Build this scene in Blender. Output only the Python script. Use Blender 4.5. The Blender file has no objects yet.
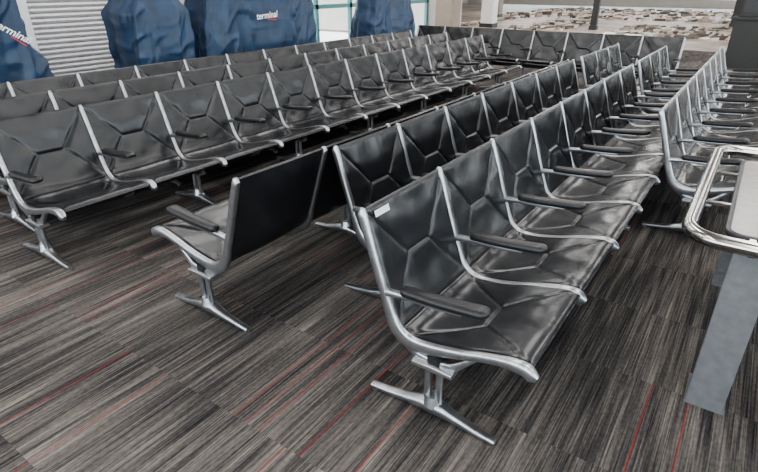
import bpy, math, random
from mathutils import Vector, Matrix, noise as mnoise
random.seed(3)
S=bpy.context.scene
COL=S.collection
try: S.view_settings.look='AgX - Medium High Contrast'
except Exception: pass

# ---------------- materials ----------------
def newmat(name):
    m=bpy.data.materials.new(name); m.use_nodes=True
    nt=m.node_tree; b=nt.nodes['Principled BSDF']
    return m,nt,b
def N(nt,t,**k):
    n=nt.nodes.new(t)
    for a,v in k.items(): setattr(n,a,v)
    return n
def simple(name,col,rough=.5,metal=0.,noise=0.,nscale=20.,bump=0.,coat=0.,spec=.5):
    m,nt,b=newmat(name)
    b.inputs['Roughness'].default_value=rough
    b.inputs['Metallic'].default_value=metal
    b.inputs['Coat Weight'].default_value=coat
    b.inputs['Specular IOR Level'].default_value=spec
    tc=N(nt,'ShaderNodeTexCoord'); nz=N(nt,'ShaderNodeTexNoise'); nz.inputs['Scale'].default_value=nscale
    nz.inputs['Detail'].default_value=4
    nt.links.new(tc.outputs['Object'],nz.inputs['Vector'])
    cr=N(nt,'ShaderNodeValToRGB')
    cr.color_ramp.elements[0].position=.3; cr.color_ramp.elements[1].position=.7
    cr.color_ramp.elements[0].color=tuple(max(0,c*(1-noise)) for c in col)+(1,)
    cr.color_ramp.elements[1].color=tuple(min(1,c*(1+noise)) for c in col)+(1,)
    nt.links.new(nz.outputs['Fac'],cr.inputs['Fac']); nt.links.new(cr.outputs['Color'],b.inputs['Base Color'])
    if bump:
        bp=N(nt,'ShaderNodeBump'); bp.inputs['Strength'].default_value=bump; bp.inputs['Distance'].default_value=.01
        nt.links.new(nz.outputs['Fac'],bp.inputs['Height']); nt.links.new(bp.outputs['Normal'],b.inputs['Normal'])
    return m
M_alu=simple('cast_aluminium',(.42,.43,.45),.33,.95,.12,30)
M_vinyl=simple('black_vinyl',(.012,.013,.016),.27,0,.25,11,.16,.0,.65)
M_pad=simple('arm_urethane',(.014,.014,.016),.36,0,.2,60)
M_beam=simple('beam_black_steel',(.03,.03,.032),.4,.3,.1)
M_steel=simple('polished_steel',(.46,.44,.42),.17,1.0,.06,50)
M_legst=simple('grey_steel',(.20,.205,.215),.42,.5,.12,25)
M_lam=simple('laminate_grey',(.17,.155,.145),.25,0,.15,30)
M_edge=simple('dark_edge',(.04,.04,.045),.4)
M_wall=simple('wall_paint',(.55,.52,.49),.7,0,.04,3)
M_white=simple('white_paint',(.75,.75,.75),.45,0,.03,5)
M_ceil=simple('ceiling_tile',(.75,.75,.74),.9,0,.03,8)
M_blue=simple('navy_cover_cloth',(.018,.045,.095),.42,0,.3,6,.15)
M_frame=simple('window_frame_metal',(.35,.38,.38),.4,.6,.05)
M_teal=simple('teal_frame',(.10,.25,.25),.4,.2,.1)
M_dark=simple('dark_column_paint',(.04,.04,.04),.5,.1,.1)
M_brown=simple('column_beige',(.32,.26,.21),.6,0,.1,4)
M_debris=simple('debris_mix',(.40,.34,.29),.8,0,.4,1.2)
M_debris2=simple('debris_dark',(.12,.10,.085),.8,0,.6,1.2)
M_debris3=simple('debris_white',(.62,.60,.57),.8,0,.3,1.2)
M_txt=simple('white_print',(.8,.8,.8),.6)
M_red=simple('red_print',(.6,.03,.03),.6)

def glassmat():
    m=bpy.data.materials.new('window_glass'); m.use_nodes=True; nt=m.node_tree; nt.nodes.clear()
    o=N(nt,'ShaderNodeOutputMaterial'); t=N(nt,'ShaderNodeBsdfTransparent'); g=N(nt,'ShaderNodeBsdfGlossy'); mx=N(nt,'ShaderNodeMixShader')
    t.inputs['Color'].default_value=(.88,.94,.95,1); g.inputs['Roughness'].default_value=.03
    fr=N(nt,'ShaderNodeFresnel'); fr.inputs['IOR'].default_value=1.3
    nt.links.new(fr.outputs[0],mx.inputs[0]); nt.links.new(t.outputs[0],mx.inputs[1]); nt.links.new(g.outputs[0],mx.inputs[2]); nt.links.new(mx.outputs[0],o.inputs['Surface'])
    return m
M_glass=glassmat()

def math_n(nt,op,a,b=None,c=None):
    n=N(nt,'ShaderNodeMath',operation=op)
    for i,v in enumerate((a,b,c)):
        if v is None: continue
        if isinstance(v,(int,float)): n.inputs[i].default_value=v
        else: nt.links.new(v,n.inputs[i])
    return n.outputs[0]
def carpet():
    m,nt,b=newmat('striped_carpet_tile')
    b.inputs['Roughness'].default_value=.95
    b.inputs['Specular IOR Level'].default_value=.15
    tc=N(nt,'ShaderNodeTexCoord'); sp=N(nt,'ShaderNodeSeparateXYZ'); nt.links.new(tc.outputs['Object'],sp.inputs[0])
    X,Y=sp.outputs[0],sp.outputs[1]
    T=.61
    ix=math_n(nt,'FLOOR',math_n(nt,'DIVIDE',X,T)); iy=math_n(nt,'FLOOR',math_n(nt,'DIVIDE',math_n(nt,'ADD',Y,.2),T))
    cb=N(nt,'ShaderNodeCombineXYZ'); nt.links.new(ix,cb.inputs[0]); nt.links.new(iy,cb.inputs[1])
    wn=N(nt,'ShaderNodeTexWhiteNoise',noise_dimensions='3D'); nt.links.new(cb.outputs[0],wn.inputs['Vector'])
    rnd=wn.outputs['Value']
    def streak(sx,sy,offs,detail=3,rough=.5):
        c=N(nt,'ShaderNodeCombineXYZ')
        nt.links.new(math_n(nt,'MULTIPLY',X,sx),c.inputs[0])
        nt.links.new(math_n(nt,'MULTIPLY_ADD',Y,sy,math_n(nt,'MULTIPLY',rnd,offs)),c.inputs[1])
        nz=N(nt,'ShaderNodeTexNoise'); nz.inputs['Scale'].default_value=1; nz.inputs['Detail'].default_value=detail; nz.inputs['Roughness'].default_value=rough
        nt.links.new(c.outputs[0],nz.inputs['Vector']); return nz.outputs['Fac']
    s1=streak(150,2.0,37,2); s2=streak(22,1.0,1.0,3,.6); s3=streak(1.3,.7,0,2); s4=streak(90,40,5,2)
    tot=math_n(nt,'MULTIPLY',s1,.40)
    tot=math_n(nt,'MULTIPLY_ADD',s2,.38,tot)
    tot=math_n(nt,'MULTIPLY_ADD',s3,.30,tot)
    tot=math_n(nt,'MULTIPLY_ADD',s4,.12,tot)
    tot=math_n(nt,'MULTIPLY_ADD',rnd,.04,tot)
    cr=N(nt,'ShaderNodeValToRGB'); nt.links.new(tot,cr.inputs['Fac'])
    e=cr.color_ramp.elements
    e[0].position=.50; e[0].color=(.017,.0162,.0170,1); e[1].position=.81; e[1].color=(.27,.240,.218,1)
    x=e.new(.585); x.color=(.050,.046,.0445,1); x=e.new(.68); x.color=(.125,.111,.101,1)
    P=.075
    xd=math_n(nt,'DIVIDE',X,P); jx=math_n(nt,'FLOOR',xd); fx=math_n(nt,'FRACT',xd)
    jy=math_n(nt,'FLOOR',math_n(nt,'DIVIDE',math_n(nt,'ADD',Y,.2),T*2))
    c2=N(nt,'ShaderNodeCombineXYZ'); nt.links.new(jx,c2.inputs[0]); nt.links.new(jy,c2.inputs[1]); c2.inputs[2].default_value=5.3
    w2=N(nt,'ShaderNodeTexWhiteNoise',noise_dimensions='3D'); nt.links.new(c2.outputs[0],w2.inputs['Vector'])
    on=math_n(nt,'GREATER_THAN',w2.outputs['Value'],.80)
    thin=math_n(nt,'LESS_THAN',math_n(nt,'ABSOLUTE',math_n(nt,'SUBTRACT',fx,.5)),.028)
    red=math_n(nt,'MULTIPLY',math_n(nt,'MULTIPLY',on,thin),.75)
    mx=N(nt,'ShaderNodeMix',data_type='RGBA'); nt.links.new(red,mx.inputs[0]); nt.links.new(cr.outputs[0],mx.inputs[6]); mx.inputs[7].default_value=(.30,.02,.022,1)
    nt.links.new(mx.outputs[2],b.inputs['Base Color'])
    bp=N(nt,'ShaderNodeBump'); bp.inputs['Strength'].default_value=.4; bp.inputs['Distance'].default_value=.004
    nt.links.new(s1,bp.inputs['Height']); nt.links.new(bp.outputs[0],b.inputs['Normal'])
    return m
M_carpet=carpet()
def tilefloor():
    m,nt,b=newmat('terrazzo_floor'); b.inputs['Roughness'].default_value=.5
    tc=N(nt,'ShaderNodeTexCoord'); br=N(nt,'ShaderNodeTexBrick'); br.inputs['Scale'].default_value=.8
    br.inputs['Color1'].default_value=(.32,.26,.22,1); br.inputs['Color2'].default_value=(.36,.30,.255,1); br.inputs['Mortar'].default_value=(.25,.2,.17,1)
    br.inputs['Mortar Size'].default_value=.01
    nt.links.new(tc.outputs['Object'],br.inputs['Vector'])
    nz=N(nt,'ShaderNodeTexNoise'); nz.inputs['Scale'].default_value=.9; nz.inputs['Detail'].default_value=8; nz.inputs['Roughness'].default_value=.7
    nt.links.new(tc.outputs['Object'],nz.inputs['Vector'])
    cr=N(nt,'ShaderNodeValToRGB'); cr.color_ramp.elements[0].position=.38; cr.color_ramp.elements[0].color=(.5,.5,.5,1); cr.color_ramp.elements[1].position=.62; cr.color_ramp.elements[1].color=(1.2,1.2,1.2,1)
    nt.links.new(nz.outputs['Fac'],cr.inputs[0])
    mx=N(nt,'ShaderNodeMix',data_type='RGBA',blend_type='MULTIPLY'); mx.inputs[0].default_value=1
    nt.links.new(br.outputs[0],mx.inputs[6]); nt.links.new(cr.outputs[0],mx.inputs[7]); nt.links.new(mx.outputs[2],b.inputs['Base Color']); return m
M_tile=tilefloor()

# ---------------- mesh helper ----------------
class MB:
    def __init__(s): s.v=[]; s.f=[]
    def add(s,vs,fs):
        o=len(s.v); s.v+= [tuple(p) for p in vs]; s.f+=[tuple(i+o for i in f) for f in fs]
    def box(s,x0,x1,y0,y1,z0,z1):
        s.add([(x0,y0,z0),(x1,y0,z0),(x1,y1,z0),(x0,y1,z0),(x0,y0,z1),(x1,y0,z1),(x1,y1,z1),(x0,y1,z1)],
              [(0,3,2,1),(4,5,6,7),(0,1,5,4),(1,2,6,5),(2,3,7,6),(3,0,4,7)])
    def tube(s,pts,r,seg=12,closed=False):
        pts=[Vector(p) for p in pts]; n=len(pts); rings=[]
        for i,p in enumerate(pts):
            if closed: t=(pts[(i+1)%n]-pts[i-1])
            else: t=pts[min(i+1,n-1)]-pts[max(i-1,0)]
            t.normalize(); up=Vector((0,0,1)) if abs(t.z)<.9 else Vector((1,0,0))
            a=t.cross(up).normalized(); b=a.cross(t)
            rr=r[i] if isinstance(r,(list,tuple)) else r
            rings.append([p+a*math.cos(2*math.pi*k/seg)*rr+b*math.sin(2*math.pi*k/seg)*rr for k in range(seg)])
        vs=[q for R in rings for q in R]; fs=[]
        for i in range(n if closed else n-1):
            j=(i+1)%n
            for k in range(seg):
                k2=(k+1)%seg; fs.append((i*seg+k,i*seg+k2,j*seg+k2,j*seg+k))
        if not closed: fs.append(tuple(range(seg))[::-1]); fs.append(tuple((n-1)*seg+k for k in range(seg)))
        s.add(vs,fs)
    def sweep(s,pts,hd,hw,y0=0,seg=14,power=3.5):
        n=len(pts); vs=[];fs=[]
        for i in range(n):
            a=pts[max(i-1,0)]; b=pts[min(i+1,n-1)]
            tx,tz=b[0]-a[0],b[1]-a[1]; L=math.hypot(tx,tz); tx/=L; tz/=L
            nx,nz=-tz,tx
            d=hd[i] if isinstance(hd,list) else hd; w=hw[i] if isinstance(hw,list) else hw
            for k in range(seg):
                th=2*math.pi*(k+.5)/seg; c,q=math.cos(th),math.sin(th)
                cc=math.copysign(abs(c)**(2/power),c); qq=math.copysign(abs(q)**(2/power),q)
                vs.append((pts[i][0]+nx*d*cc, y0+w*qq, pts[i][1]+nz*d*cc))
        for i in range(n-1):
            for k in range(seg):
                k2=(k+1)%seg; fs.append((i*seg+k,i*seg+k2,(i+1)*seg+k2,(i+1)*seg+k))
        fs.append(tuple(range(seg))[::-1]); fs.append(tuple((n-1)*seg+k for k in range(seg)))
        s.add(vs,fs)
    def mesh(s,name,mat,smooth=True,bevel=None):
        me=bpy.data.meshes.new(name); me.from_pydata(s.v,[],s.f); me.update()
        import bmesh
        bm=bmesh.new(); bm.from_mesh(me); bmesh.ops.recalc_face_normals(bm,faces=bm.faces)
        if bevel:
            bmesh.ops.bevel(bm,geom=[e for e in bm.edges if len(e.link_faces)==2 and e.calc_face_angle()>.6],offset=bevel,segments=2,affect='EDGES')
        bm.to_mesh(me); bm.free()
        me.materials.append(mat)
        if smooth:
            me.polygons.foreach_set('use_smooth',[True]*len(me.polygons))
            try: me.set_sharp_from_angle(angle=math.radians(40))
            except Exception: pass
        return me
def obj(name,me,parent=None,loc=(0,0,0),rot=(0,0,0)):
    o=bpy.data.objects.new(name,me); COL.objects.link(o); o.location=loc; o.rotation_euler=rot
    if parent: o.parent=parent
    return o
def empty(name,loc=(0,0,0),rz=0):
    e=bpy.data.objects.new(name,None); COL.objects.link(e); e.location=loc; e.rotation_euler=(0,0,rz); e.empty_display_size=.2; return e

# ---------------- seating ----------------
CP=[(-.352,.862),(-.318,.76),(-.272,.62),(-.222,.48),(-.180,.395),(-.12,.352),(-.03,.350),(.10,.374),(.22,.408),(.315,.428),(.372,.424),(.405,.392)]
def catmull(P,step=12):
    out=[]
    Q=[P[0]]+P+[P[-1]]
    for i in range(1,len(Q)-2):
        p0,p1,p2,p3=Q[i-1],Q[i],Q[i+1],Q[i+2]
        for k in range(step):
            t=k/step
            out.append(tuple(.5*((2*p1[j])+(-p0[j]+p2[j])*t+(2*p0[j]-5*p1[j]+4*p2[j]-p3[j])*t*t+(-p0[j]+3*p1[j]-3*p2[j]+p3[j])*t**3) for j in (0,1)))
    out.append(P[-1]); return out
FINE=catmull(CP)
ARC=[0]
for a,b in zip(FINE,FINE[1:]): ARC.append(ARC[-1]+math.hypot(b[0]-a[0],b[1]-a[1]))
TOT=ARC[-1]
def at(s):
    s=max(0,min(TOT,s))
    for i in range(len(ARC)-1):
        if ARC[i+1]>=s:
            t=(s-ARC[i])/(ARC[i+1]-ARC[i]); return (FINE[i][0]+(FINE[i+1][0]-FINE[i][0])*t, FINE[i][1]+(FINE[i+1][1]-FINE[i][1])*t)
    return FINE[-1]
def nrm(s):
    a=at(s-.01); b=at(s+.01); tx,tz=b[0]-a[0],b[1]-a[1]; L=math.hypot(tx,tz); return (-tz/L,tx/L)
PW=.61; RH=.016
def segd(px,py,a,b):
    dx,dy=b[0]-a[0],b[1]-a[1]; t=max(0,min(1,((px-a[0])*dx+(py-a[1])*dy)/(dx*dx+dy*dy)))
    return math.hypot(px-a[0]-t*dx,py-a[1]-t*dy)
def sling_mesh(seed=0):
    mb=MB(); W=PW-2*RH+.004; nu=76
    sb=.525
    spans=[(.004,sb,68),(sb,TOT-.035,72)]
    rows=[]
    for (s0,s1,nv) in spans:
        L=s1-s0
        A=(.35*W,.5*L);B=(.65*W,.5*L)
        segs=[(A,B),(A,(0,.04*L)),(A,(0,.96*L)),(B,(W,.04*L)),(B,(W,.96*L))]
        for j in range(nv+1):
            y=j/nv*L; r=[]
            p=at(s0+y); n=nrm(s0+y)
            for i in range(nu+1):
                x=i/nu*W
                d=min(segd(x,y,*q) for q in segs)
                de=min(x,W-x,y,L-y)
                h=.0075*(1-math.exp(-d/.006))*(1-math.exp(-de/.006))+.005*(1-math.exp(-d/.05))
                h+=.0048*mnoise.noise(Vector((x*7+seed*9,(s0+y)*9,seed)))
                # radiating pull wrinkles near the seams
                h+=.0016*mnoise.noise(Vector((x*34+seed*5,(s0+y)*12,seed*2.2)))*math.exp(-min(d,de)/.05)
                sag=-.012*math.sin(math.pi*i/nu)*(math.sin(math.pi*min(1,max(0,(s0+y)/TOT)))*.8+.2)
                h+= sag
                r.append(((p[0]+n[0]*h, RH-.002+x, p[1]+n[1]*h),(p[0]+n[0]*(sag-.012), RH-.002+x, p[1]+n[1]*(sag-.012))))
            rows.append(r)
    m=nu+1; nr=len(rows)
    vs=[q[0] for r in rows for q in r]+[q[1] for r in rows for q in r]; o=m*nr; fs=[]
    for j in range(nr-1):
        for i in range(nu):
            a=j*m+i; fs.append((a,a+1,a+m+1,a+m)); fs.append((o+a,o+a+m,o+a+m+1,o+a+1))
    for j in range(nr-1):
        a=j*m; fs.append((a,a+m,o+a+m,o+a)); a=j*m+nu; fs.append((a,o+a,o+a+m,a+m))
    for i in range(nu):
        fs.append((i,o+i,o+i+1,i+1)); a=(nr-1)*m+i; fs.append((a,a+1,o+a+1,o+a))
    mb.add(vs,fs)
    me=mb.mesh('sling_pad',M_vinyl); return me
def rib_mesh():
    mb=MB(); n=64; pts=[];hd=[];hw=[]
    for i in range(n+1):
        s=TOT*i/n; p=at(s); nn=nrm(s); f=i/n
        d=.018+.014*math.exp(-((f-.52)/.12)**2)+.006*math.exp(-((f-.96)/.08)**2)
        if i in(0,n): d*=.55
        off=-.006-(d-.018)
        pts.append((p[0]+nn[0]*off,p[1]+nn[1]*off)); hd.append(d); hw.append(RH*(.6 if i in (0,n) else 1)*(1+.35*math.exp(-((f-.95)/.08)**2)))
    mb.sweep(pts,hd,hw)
    mb.sweep([(-.16,.335),(-.08,.285),(.0,.265),(.08,.29),(.17,.375)],[.012,.02,.028,.02,.010],.013)
    mb.sweep([(-.255,.515),(-.225,.530),(-.15,.538),(0,.543),(.10,.550)],[.020,.015,.012,.010,.005],.015)
    return mb.mesh('rib',M_alu)
def arm_mesh():
    mb=MB(); P=catmull([(-.165,.560),(-.10,.562),(0,.567),(.11,.578),(.205,.589)],6); n=len(P)
    hd=[];hw=[]
    for i in range(n):
        f=i/(n-1); e=min(f,1-f)/.12; k=math.sqrt(max(.05,1-(1-min(1,e))**2))
        hd.append(.019*k); hw.append((.027+.012*f)*k)
    mb.sweep(P,hd,hw,seg=18,power=2.8); return mb.mesh('arm_pad',M_pad)
def leg_mesh():
    mb=MB()
    pts=[(-.305,.018),(-.22,.026),(-.12,.040),(-.05,.055),(.0,.060),(.05,.055),(.12,.040),(.20,.026),(.285,.018)]
    mb.sweep(pts,[.012,.014,.018,.026,.030,.026,.018,.014,.012],[.018,.02,.023,.03,.036,.03,.023,.02,.018])
    for x in(-.288,.268): mb.tube([(x,0,0),(x,0,.012)],.017)
    for x in(-.026,.026): mb.tube([(x,0,.07),(x,0,.265)],.0155)
    mb.sweep([(-.09,.262),(0,.262),(.09,.262)],[.012,.018,.012],.034)
    mb.tube([(0,0,.07),(0,0,.115)],[.042,.03])
    return mb.mesh('pedestal_leg',M_alu)
SLS=[sling_mesh(i) for i in range(3)]
RB,AR,LG=rib_mesh(),arm_mesh(),leg_mesh()
rs=random.Random(11)
def row(x,y,rz,n,name='tandem_airport_seating',legs=None):
    e=empty(name,(x,y,0),rz)
    for i in range(n):
        obj('sling_%d'%(i+1),SLS[rs.randrange(3)],e,(0,i*PW,0))
    for i in range(n+1):
        obj('side_rib_%d'%(i+1),RB,e,(0,i*PW,0)); obj('arm_pad_%d'%(i+1),AR,e,(0,i*PW,0))
    mb=MB(); mb.box(-.028,.028,-.02,n*PW+.02,.258,.318)
    obj('beam',mb.mesh('beam',M_beam,False,.006),e)
    L=legs if legs is not None else sorted(set(list(range(0,n-1,2))+[n]))
    for k,i in enumerate(L):
        obj('leg_%d'%(k+1),LG,e,(0,i*PW,0))
    return e
row(-.77,1.50,0,8)
row(-.77,6.72,0,3)
row(-2.148,1.46+8*PW,math.pi,8)
row(-1.398,2.11,0,7)
row(-1.398,6.72,0,3)
row(-3.55,1.27,0,12)
row(-4.30,1.42,0,12)
row(-5.03,1.42,0,12)
row(-.12,4.08,0,8)
row(-5.95,9.66,-math.pi/2,8)

lb=MB(); p=at(.028); n_=nrm(.035); p2=at(.055)
o1=.013
lb.add([(p[0]+n_[0]*o1,.05,p[1]+n_[1]*o1),(p[0]+n_[0]*o1,.15,p[1]+n_[1]*o1),(p2[0]+n_[0]*o1,.15,p2[1]+n_[1]*o1),(p2[0]+n_[0]*o1,.05,p2[1]+n_[1]*o1)],[(0,1,2,3)])
first=[o for o in bpy.data.objects if o.name=='tandem_airport_seating'][0]
obj('paper_label',lb.mesh('label',M_white,False),first)

# ---------------- table with rail ----------------
tb=empty('railed_work_table',(0,0,0))
def rrect(x0,x1,y0,y1,r,z,k=8):
    P=[]
    for cx,cy,a0 in((x1-r,y1-r,0),(x0+r,y1-r,90),(x0+r,y0+r,180),(x1-r,y0+r,270)):
        for i in range(k+1):
            a=math.radians(a0+90*i/k); P.append((cx+r*math.cos(a),cy+r*math.sin(a),z))
    return P
mb=MB(); mb.tube(rrect(-.07,.80,2.18,3.62,.12,.77),.029,16,True)
obj('rail',mb.mesh('rail',M_steel),tb)
mb=MB(); P=rrect(.07,.67,2.35,3.49,.05,.755); Q=[(a,b,.725) for a,b,c in P]; n=len(P)
mb.add(P+Q,[tuple(range(n)),tuple(range(2*n-1,n-1,-1))]+[(i,i+n,(i+1)%n+n,(i+1)%n) for i in range(n)])
obj('tabletop',mb.mesh('tabletop',M_lam,False),tb)
mb=MB(); P=rrect(.062,.678,2.342,3.498,.055,.745); mb.tube(P,.013,8,True)
obj('edge_band',mb.mesh('edge',M_edge),tb)
mb=MB()
for (x,y) in((.15,2.18),(.57,2.18),(.15,3.62),(.57,3.62)):
    s=1 if y<3 else -1
    mb.box(x-.012,x+.012,min(y,y+s*.18),max(y,y+s*.18),.735,.752)
for (x,y) in((-.07,2.7),(-.07,3.2),(.80,2.7),(.80,3.2)):
    s=1 if x<.3 else -1
    mb.box(min(x,x+s*.15),max(x,x+s*.15),y-.012,y+.012,.735,.752)
obj('rail_brackets',mb.mesh('brk',M_steel,False,.002),tb)
mb=MB()
for y,s in((2.20,1),(3.60,-1)):
    for x in(.095,.44):
        mb.box(x,x+.14,min(y,y+s*.03),max(y,y+s*.03),.012,.74)
        mb.box(x+.11,x+.14,min(y+s*.03,y+s*.20),max(y+s*.03,y+s*.20),.012,.725)
        mb.box(x-.005,x+.15,min(y-s*.005,y+s*.21),max(y-s*.005,y+s*.21),.0,.014)
    mb.box(.10,.58,min(y+s*.03,y+s*.045),max(y+s*.03,y+s*.045),.62,.735)
obj('legs',mb.mesh('tlegs',M_legst,False,.003),tb)

# ---------------- covered podiums ----------------
def interp(tab,t):
    for (a,b),(c,d) in zip(tab,tab[1:]):
        if t<=c:
            f=(t-a)/(c-a); f=f*f*(3-2*f); return b+(d-b)*f
    return tab[-1][1]
def cover(y0,y1,xc,dep,h,seed,logo=None,prof=((0,1),(1,1.1)),slope=0,name='tarp_covered_podium'):
    yc=(y0+y1)/2; hy=(y1-y0)/2; hx=dep/2
    e=empty(name,(xc,yc,0)); mb=MB(); nA=300; nZ=90; vs=[];fs=[]
    for j in range(nZ+1):
        t=j/nZ; z0=h*(1-t)
        k=interp(prof,t)*(1.0 if j>3 else (.92,.97,.99,.997)[j])
        for i in range(nA):
            a=2*math.pi*i/nA; c,s=math.cos(a),math.sin(a); pw=2/6
            x=math.copysign(abs(c)**pw,c)*hx*(1+.12*t)*(k*.4+.6); y=math.copysign(abs(s)**pw,s)*hy*k
            f1=mnoise.noise(Vector((x*3,y*3,z0*.6+seed*7.3)))
            g=mnoise.noise(Vector((x*6+seed,y*6+.35*math.sin(z0*2.2),z0*.45)))
            r1=1-min(1,abs(g)*3.2)
            g2=mnoise.noise(Vector((x*3+z0*3.5,y*5-z0*3.2,seed*3.1)))
            r2=1-min(1,abs(g2)*3.5)
            o=(f1*.04+r1*.06+r2*.028*(1-t*.5))*(.3+.7*min(1,t*2.2))
            zz=z0+slope*y*(1-t)+.04*mnoise.noise(Vector((x*2,y*2,seed)))*(1-t)
            if j==nZ: zz=.03+.02*math.sin(9*a)
            vs.append((x+c*o,y+s*o,max(.012,zz)))
    for j in range(nZ):
        for i in range(nA):
            i2=(i+1)%nA; fs.append((j*nA+i,j*nA+i2,(j+1)*nA+i2,(j+1)*nA+i))
    vs.append((0,0,h+.01)); c0=len(vs)-1
    for i in range(nA): fs.append((c0,(i+1)%nA,i))
    mb.add(vs,fs); obj('draped_cover',mb.mesh('cover',M_blue),e)
    mb=MB(); mb.box(-hx*.6,hx*.6,-hy*.55,hy*.55,0,h*.85); obj('podium_body',mb.mesh('pod',M_white,False),e)
    if logo:
        yy,zz,sz,rot=logo
        cu=bpy.data.curves.new('logo_print','FONT'); cu.body='terminal'; cu.size=sz; cu.align_x='CENTER'; cu.shear=.25; cu.extrude=.001; cu.offset=.002
        cu.materials.append(M_txt)
        X=hx*1.08+.105
        o=obj('logo_print',cu,e,(X,yy-yc,zz),(math.pi/2-.05,0,math.pi/2)); o.rotation_euler.rotate_axis('Z',rot)
        mb=MB(); mb.add([(0,-sz*.1,0),(sz*1.4,-sz*.28,0),(sz*1.5,-sz*.16,0),(0,0,0)],[(0,1,2,3)])
        q=obj('logo_underline',mb.mesh('ul',M_red,False),e,(X,yy-yc,zz-.01)); q.rotation_euler=o.rotation_euler
    return e
cover(1.50,2.72,-6.35,.6,1.80,1,(2.38,1.20,.10,-.6),((0,.75),(.35,.85),(.6,1.0),(1,1.15)))
cover(3.78,4.62,-6.45,.6,1.72,2,None,((0,.70),(.14,.74),(.24,1.0),(.6,.94),(1,1.12)))
cover(4.93,7.10,-6.5,.65,1.64,5,(5.85,1.18,.125,.05),((0,.95),(.2,.98),(.5,1.0),(1,1.03)),.05)
cover(8.95,10.4,-6.6,.6,1.50,7,None,((0,.8),(.2,.9),(.4,1),(1,1.06)))

# ---------------- room ----------------
X0,X1,Y0,Y1,H=-8.5,9.0,-5.0,46.0,4.2
YT=17.0
mb=MB(); mb.box(X0-.2,X1+.2,Y0-.2,YT,-.1,0); obj('floor',mb.mesh('floor',M_carpet,False))
mb=MB(); mb.box(X0-14,X1+.2,YT,Y1+.2,-.1,0); obj('floor_concourse',mb.mesh('floor2',M_tile,False))
mb=MB(); mb.box(X0-14,X1+.2,Y0-.2,Y1+.2,H,H+.1); obj('ceiling',mb.mesh('ceiling',M_ceil,False))
def wall_openings(name,axis,c,a0,a1,ops,mat,th=.2,H=H):
    mb=MB()
    def bx(s,e,z0,z1):
        if e-s<1e-4 or z1-z0<1e-4: return
        if axis=='x': mb.box(c-th/2,c+th/2,s,e,z0,z1)
        else: mb.box(s,e,c-th/2,c+th/2,z0,z1)
    cur=a0
    for s,e,z0,z1 in sorted(ops):
        bx(cur,s,0,H); bx(s,e,0,z0); bx(s,e,z1,H); cur=e
    bx(cur,a1,0,H)
    obj(name,mb.mesh(name,mat,False))
WN=[0]
def window(axis,c,s,e,z0,z1,step=1.5,mat=None,tr=.05):
    WN[0]+=1; mb=MB()
    mat=mat or M_frame
    def bx(a,b,p,q,t=.04):
        if axis=='x': mb.box(c-t,c+t,a,b,p,q)
        else: mb.box(a,b,c-t,c+t,p,q)
    k=max(1,round((e-s)/step))
    for i in range(k+1):
        a=s+(e-s)*i/k; a=min(max(a,s+tr/2),e-tr/2); bx(a-tr/2,a+tr/2,z0,z1)
    bx(s,e,z0,z0+tr); bx(s,e,z1-tr,z1); bx(s,e,1.1,1.1+tr)
    w=empty('window_%d'%WN[0])
    obj('frame',mb.mesh('frame',mat,False),w)
    mb=MB(); 
    if axis=='x': mb.add([(c,s,z0),(c,e,z0),(c,e,z1),(c,s,z1)],[(0,1,2,3)])
    else: mb.add([(s,c,z0),(e,c,z0),(e,c,z1),(s,c,z1)],[(0,1,2,3)])
    obj('glass',mb.mesh('glass',M_glass,False),w)
wall_openings('wall_left','x',X0-.1,Y0,YT,[(3.65,5.3,0,2.6),(8.6,14.9,.12,3.6)],M_wall)
window('x',X0-.1,8.6,14.9,.12,3.6,1.26,M_teal,.09)
wall_openings('wall_right','x',X1+.1,Y0,Y1,[(-4,8,.3,3.8),(9,22,.3,3.8),(23,44,.3,3.8)],M_wall)
window('x',X1+.1,-4,8,.3,3.8,1.5); window('x',X1+.1,9,22,.3,3.8,1.5); window('x',X1+.1,23,44,.3,3.8,1.5)
wall_openings('wall_back','y',Y0-.1,X0-.2,X1+.2,[(-7.5,8,.3,3.8)],M_wall)
window('y',Y0-.1,-7.5,8,.3,3.8,1.5)
wall_openings('wall_front','y',Y1+.1,X0-14,X1+.2,[(-20,7,.5,3.6)],M_wall)
window('y',Y1+.1,-20,7,.5,3.6,2)
wall_openings('wall_concourse_left','x',X0-14.1,YT,Y1,[],M_wall)
wall_openings('wall_concourse_near','y',YT-.1,X0-14,X0-.2,[],M_wall)
mb=MB(); mb.box(X0,X0+.02,Y0,3.55,0,.12); mb.box(X0,X0+.02,5.4,8.5,0,.12); obj('baseboard_left',mb.mesh('bb',M_edge,False))
sh=empty('door_1'); mb=MB(); z=.06
while z<2.55:
    P=[(X0-.10,z),(X0-.075,z+.012),(X0-.062,z+.035),(X0-.075,z+.058),(X0-.10,z+.07)]
    vs=[(x,3.7,zz) for x,zz in P]+[(x,5.25,zz) for x,zz in P]; k=len(P)
    mb.add(vs,[(i,i+1,i+1+k,i+k) for i in range(k-1)]); z+=.07
obj('shutter_slats',mb.mesh('slats',simple('shutter_grey',(.62,.62,.64),.4,.1,.04),False),sh)
mb=MB(); mb.box(X0-.08,X0+.05,3.55,3.70,0,2.7); mb.box(X0-.08,X0+.05,5.25,5.40,0,2.7); mb.box(X0-.08,X0+.08,3.55,5.4,2.6,2.85)
mb.box(X0-.09,X0-.02,3.7,5.25,0,.06); obj('shutter_frame',mb.mesh('sf',M_white,False,.004),sh)

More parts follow.
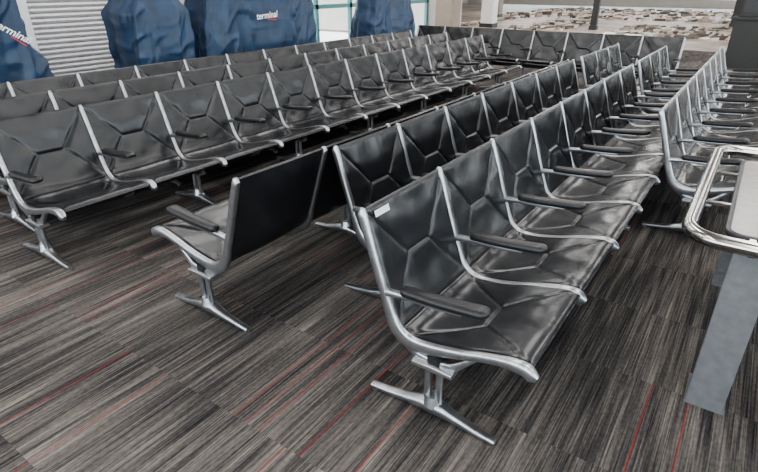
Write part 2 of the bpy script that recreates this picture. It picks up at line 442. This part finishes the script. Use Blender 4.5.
def column(x,y,w,mat,name='structural_column',d=None):
    d=d or w; e=empty(name,(x,y,0)); mb=MB(); mb.box(-w/2,w/2,-d/2,d/2,0,H); obj('shaft',mb.mesh('shaft',mat,False,.01),e)
    mb=MB(); mb.box(-w/2-.03,w/2+.03,-d/2-.03,d/2+.03,0,.15); obj('plinth',mb.mesh('pl',M_edge,False,.005),e)
column(-7.9,7.9,.35,M_white)
column(-7.2,13.6,.5,M_brown)
column(-5.6,22.5,.22,M_dark)
column(-9.5,21.5,.5,M_white)
column(-1.2,27,.35,M_dark)
column(-12.0,28,.5,M_brown)
e=empty('information_kiosk',(-.2,14.2,0)); mb=MB(); mb.box(-.45,.45,-.3,.3,0,.95); mb.box(-.5,.5,-.34,.34,.95,1.0); mb.box(-.4,.4,.0,.08,1.0,1.75)
obj('cabinet',mb.mesh('cab',M_dark,False,.01),e); mb=MB(); mb.box(-.35,.35,-.012,-.002,1.08,1.68); obj('screen',mb.mesh('scr',M_edge,False),e)
rr=random.Random(9)
for (xa,xb,ya,yb,scale) in((-5.0,3,20,26.2,1.2),(-8.8,-6.1,20.5,27,.5),(-11.3,-10.2,21,30,.2),(-13,3,28.8,41,2)):
    e=empty('demolition_debris')
    for gi,(mt,cnt) in enumerate(((M_debris,110),(M_debris2,110),(M_debris3,80))):
        mb=MB()
        for _ in range(int(cnt*scale)):
            x=rr.uniform(xa+.4,xb-.4); y=rr.uniform(ya+.4,yb-.4); a=rr.uniform(0,3.1); L=rr.uniform(.08,.55); w=rr.uniform(.04,.25); h=rr.uniform(.01,.08)
            ca,sa=math.cos(a),math.sin(a); c=[(-L/2,-w/2),(L/2,-w/2),(L/2,w/2),(-L/2,w/2)]
            b=[(x+p*ca-q*sa,y+p*sa+q*ca) for p,q in c]
            tlt=rr.uniform(0,.08)
            mb.add([(p,q,0) for p,q in b]+[(p,q,h+(tlt if i<2 else 0)) for i,(p,q) in enumerate(b)],[(0,3,2,1),(4,5,6,7),(0,1,5,4),(1,2,6,5),(2,3,7,6),(3,0,4,7)])
        obj('rubble_%d'%gi,mb.mesh('rubble',mt,False),e)

# ---------------- lights ----------------
def fill_troffer(x,y,lx,ly,watt):  # out-of-view ceiling fixture, added to brighten the room and the seats
    e=empty('added_ceiling_light',(x,y,H)); mb=MB()
    mb.box(-lx/2-.05,lx/2+.05,-ly/2-.05,ly/2+.05,-.04,0)
    obj('housing',mb.mesh('hs',M_white,False),e)
    l=bpy.data.lights.new('fill_lamp','AREA'); l.shape='RECTANGLE'; l.size=lx; l.size_y=ly; l.energy=watt; l.color=(1,.98,.95)
    o=bpy.data.objects.new('fill_lamp',l); COL.objects.link(o); o.parent=e; o.location=(0,0,-.05)
for x in(-7,-4.5,-2,.5,3,6):
    for y in(-1,5,11):
        fill_troffer(x,y,.6,4.0,76)
for x in(-12,-5,2):
    for y in(20,32): fill_troffer(x,y,.6,6,300)
w=bpy.data.worlds.new('World'); S.world=w; w.use_nodes=True; nt=w.node_tree
bg=nt.nodes['Background']
tc=N(nt,'ShaderNodeTexCoord'); sp=N(nt,'ShaderNodeSeparateXYZ'); cr=N(nt,'ShaderNodeValToRGB')
nt.links.new(tc.outputs['Generated'],sp.inputs[0]); nt.links.new(sp.outputs[2],cr.inputs[0]); nt.links.new(cr.outputs[0],bg.inputs[0])
cr.color_ramp.elements[0].position=.0; cr.color_ramp.elements[0].color=(.45,.44,.43,1)
cr.color_ramp.elements[1].position=.5; cr.color_ramp.elements[1].color=(.78,.89,1,1)
x=cr.color_ramp.elements.new(.02); x.color=(.96,.98,1,1)
bg.inputs[1].default_value=6.8

# ---------------- camera ----------------
c=bpy.data.cameras.new('Camera'); c.sensor_width=36; c.lens=24.93; c.clip_end=200
co=bpy.data.objects.new('Camera',c); COL.objects.link(co)
co.location=(0,0,1.65); co.rotation_euler=(math.radians(90-25.8),0,math.radians(34.8))
S.camera=co
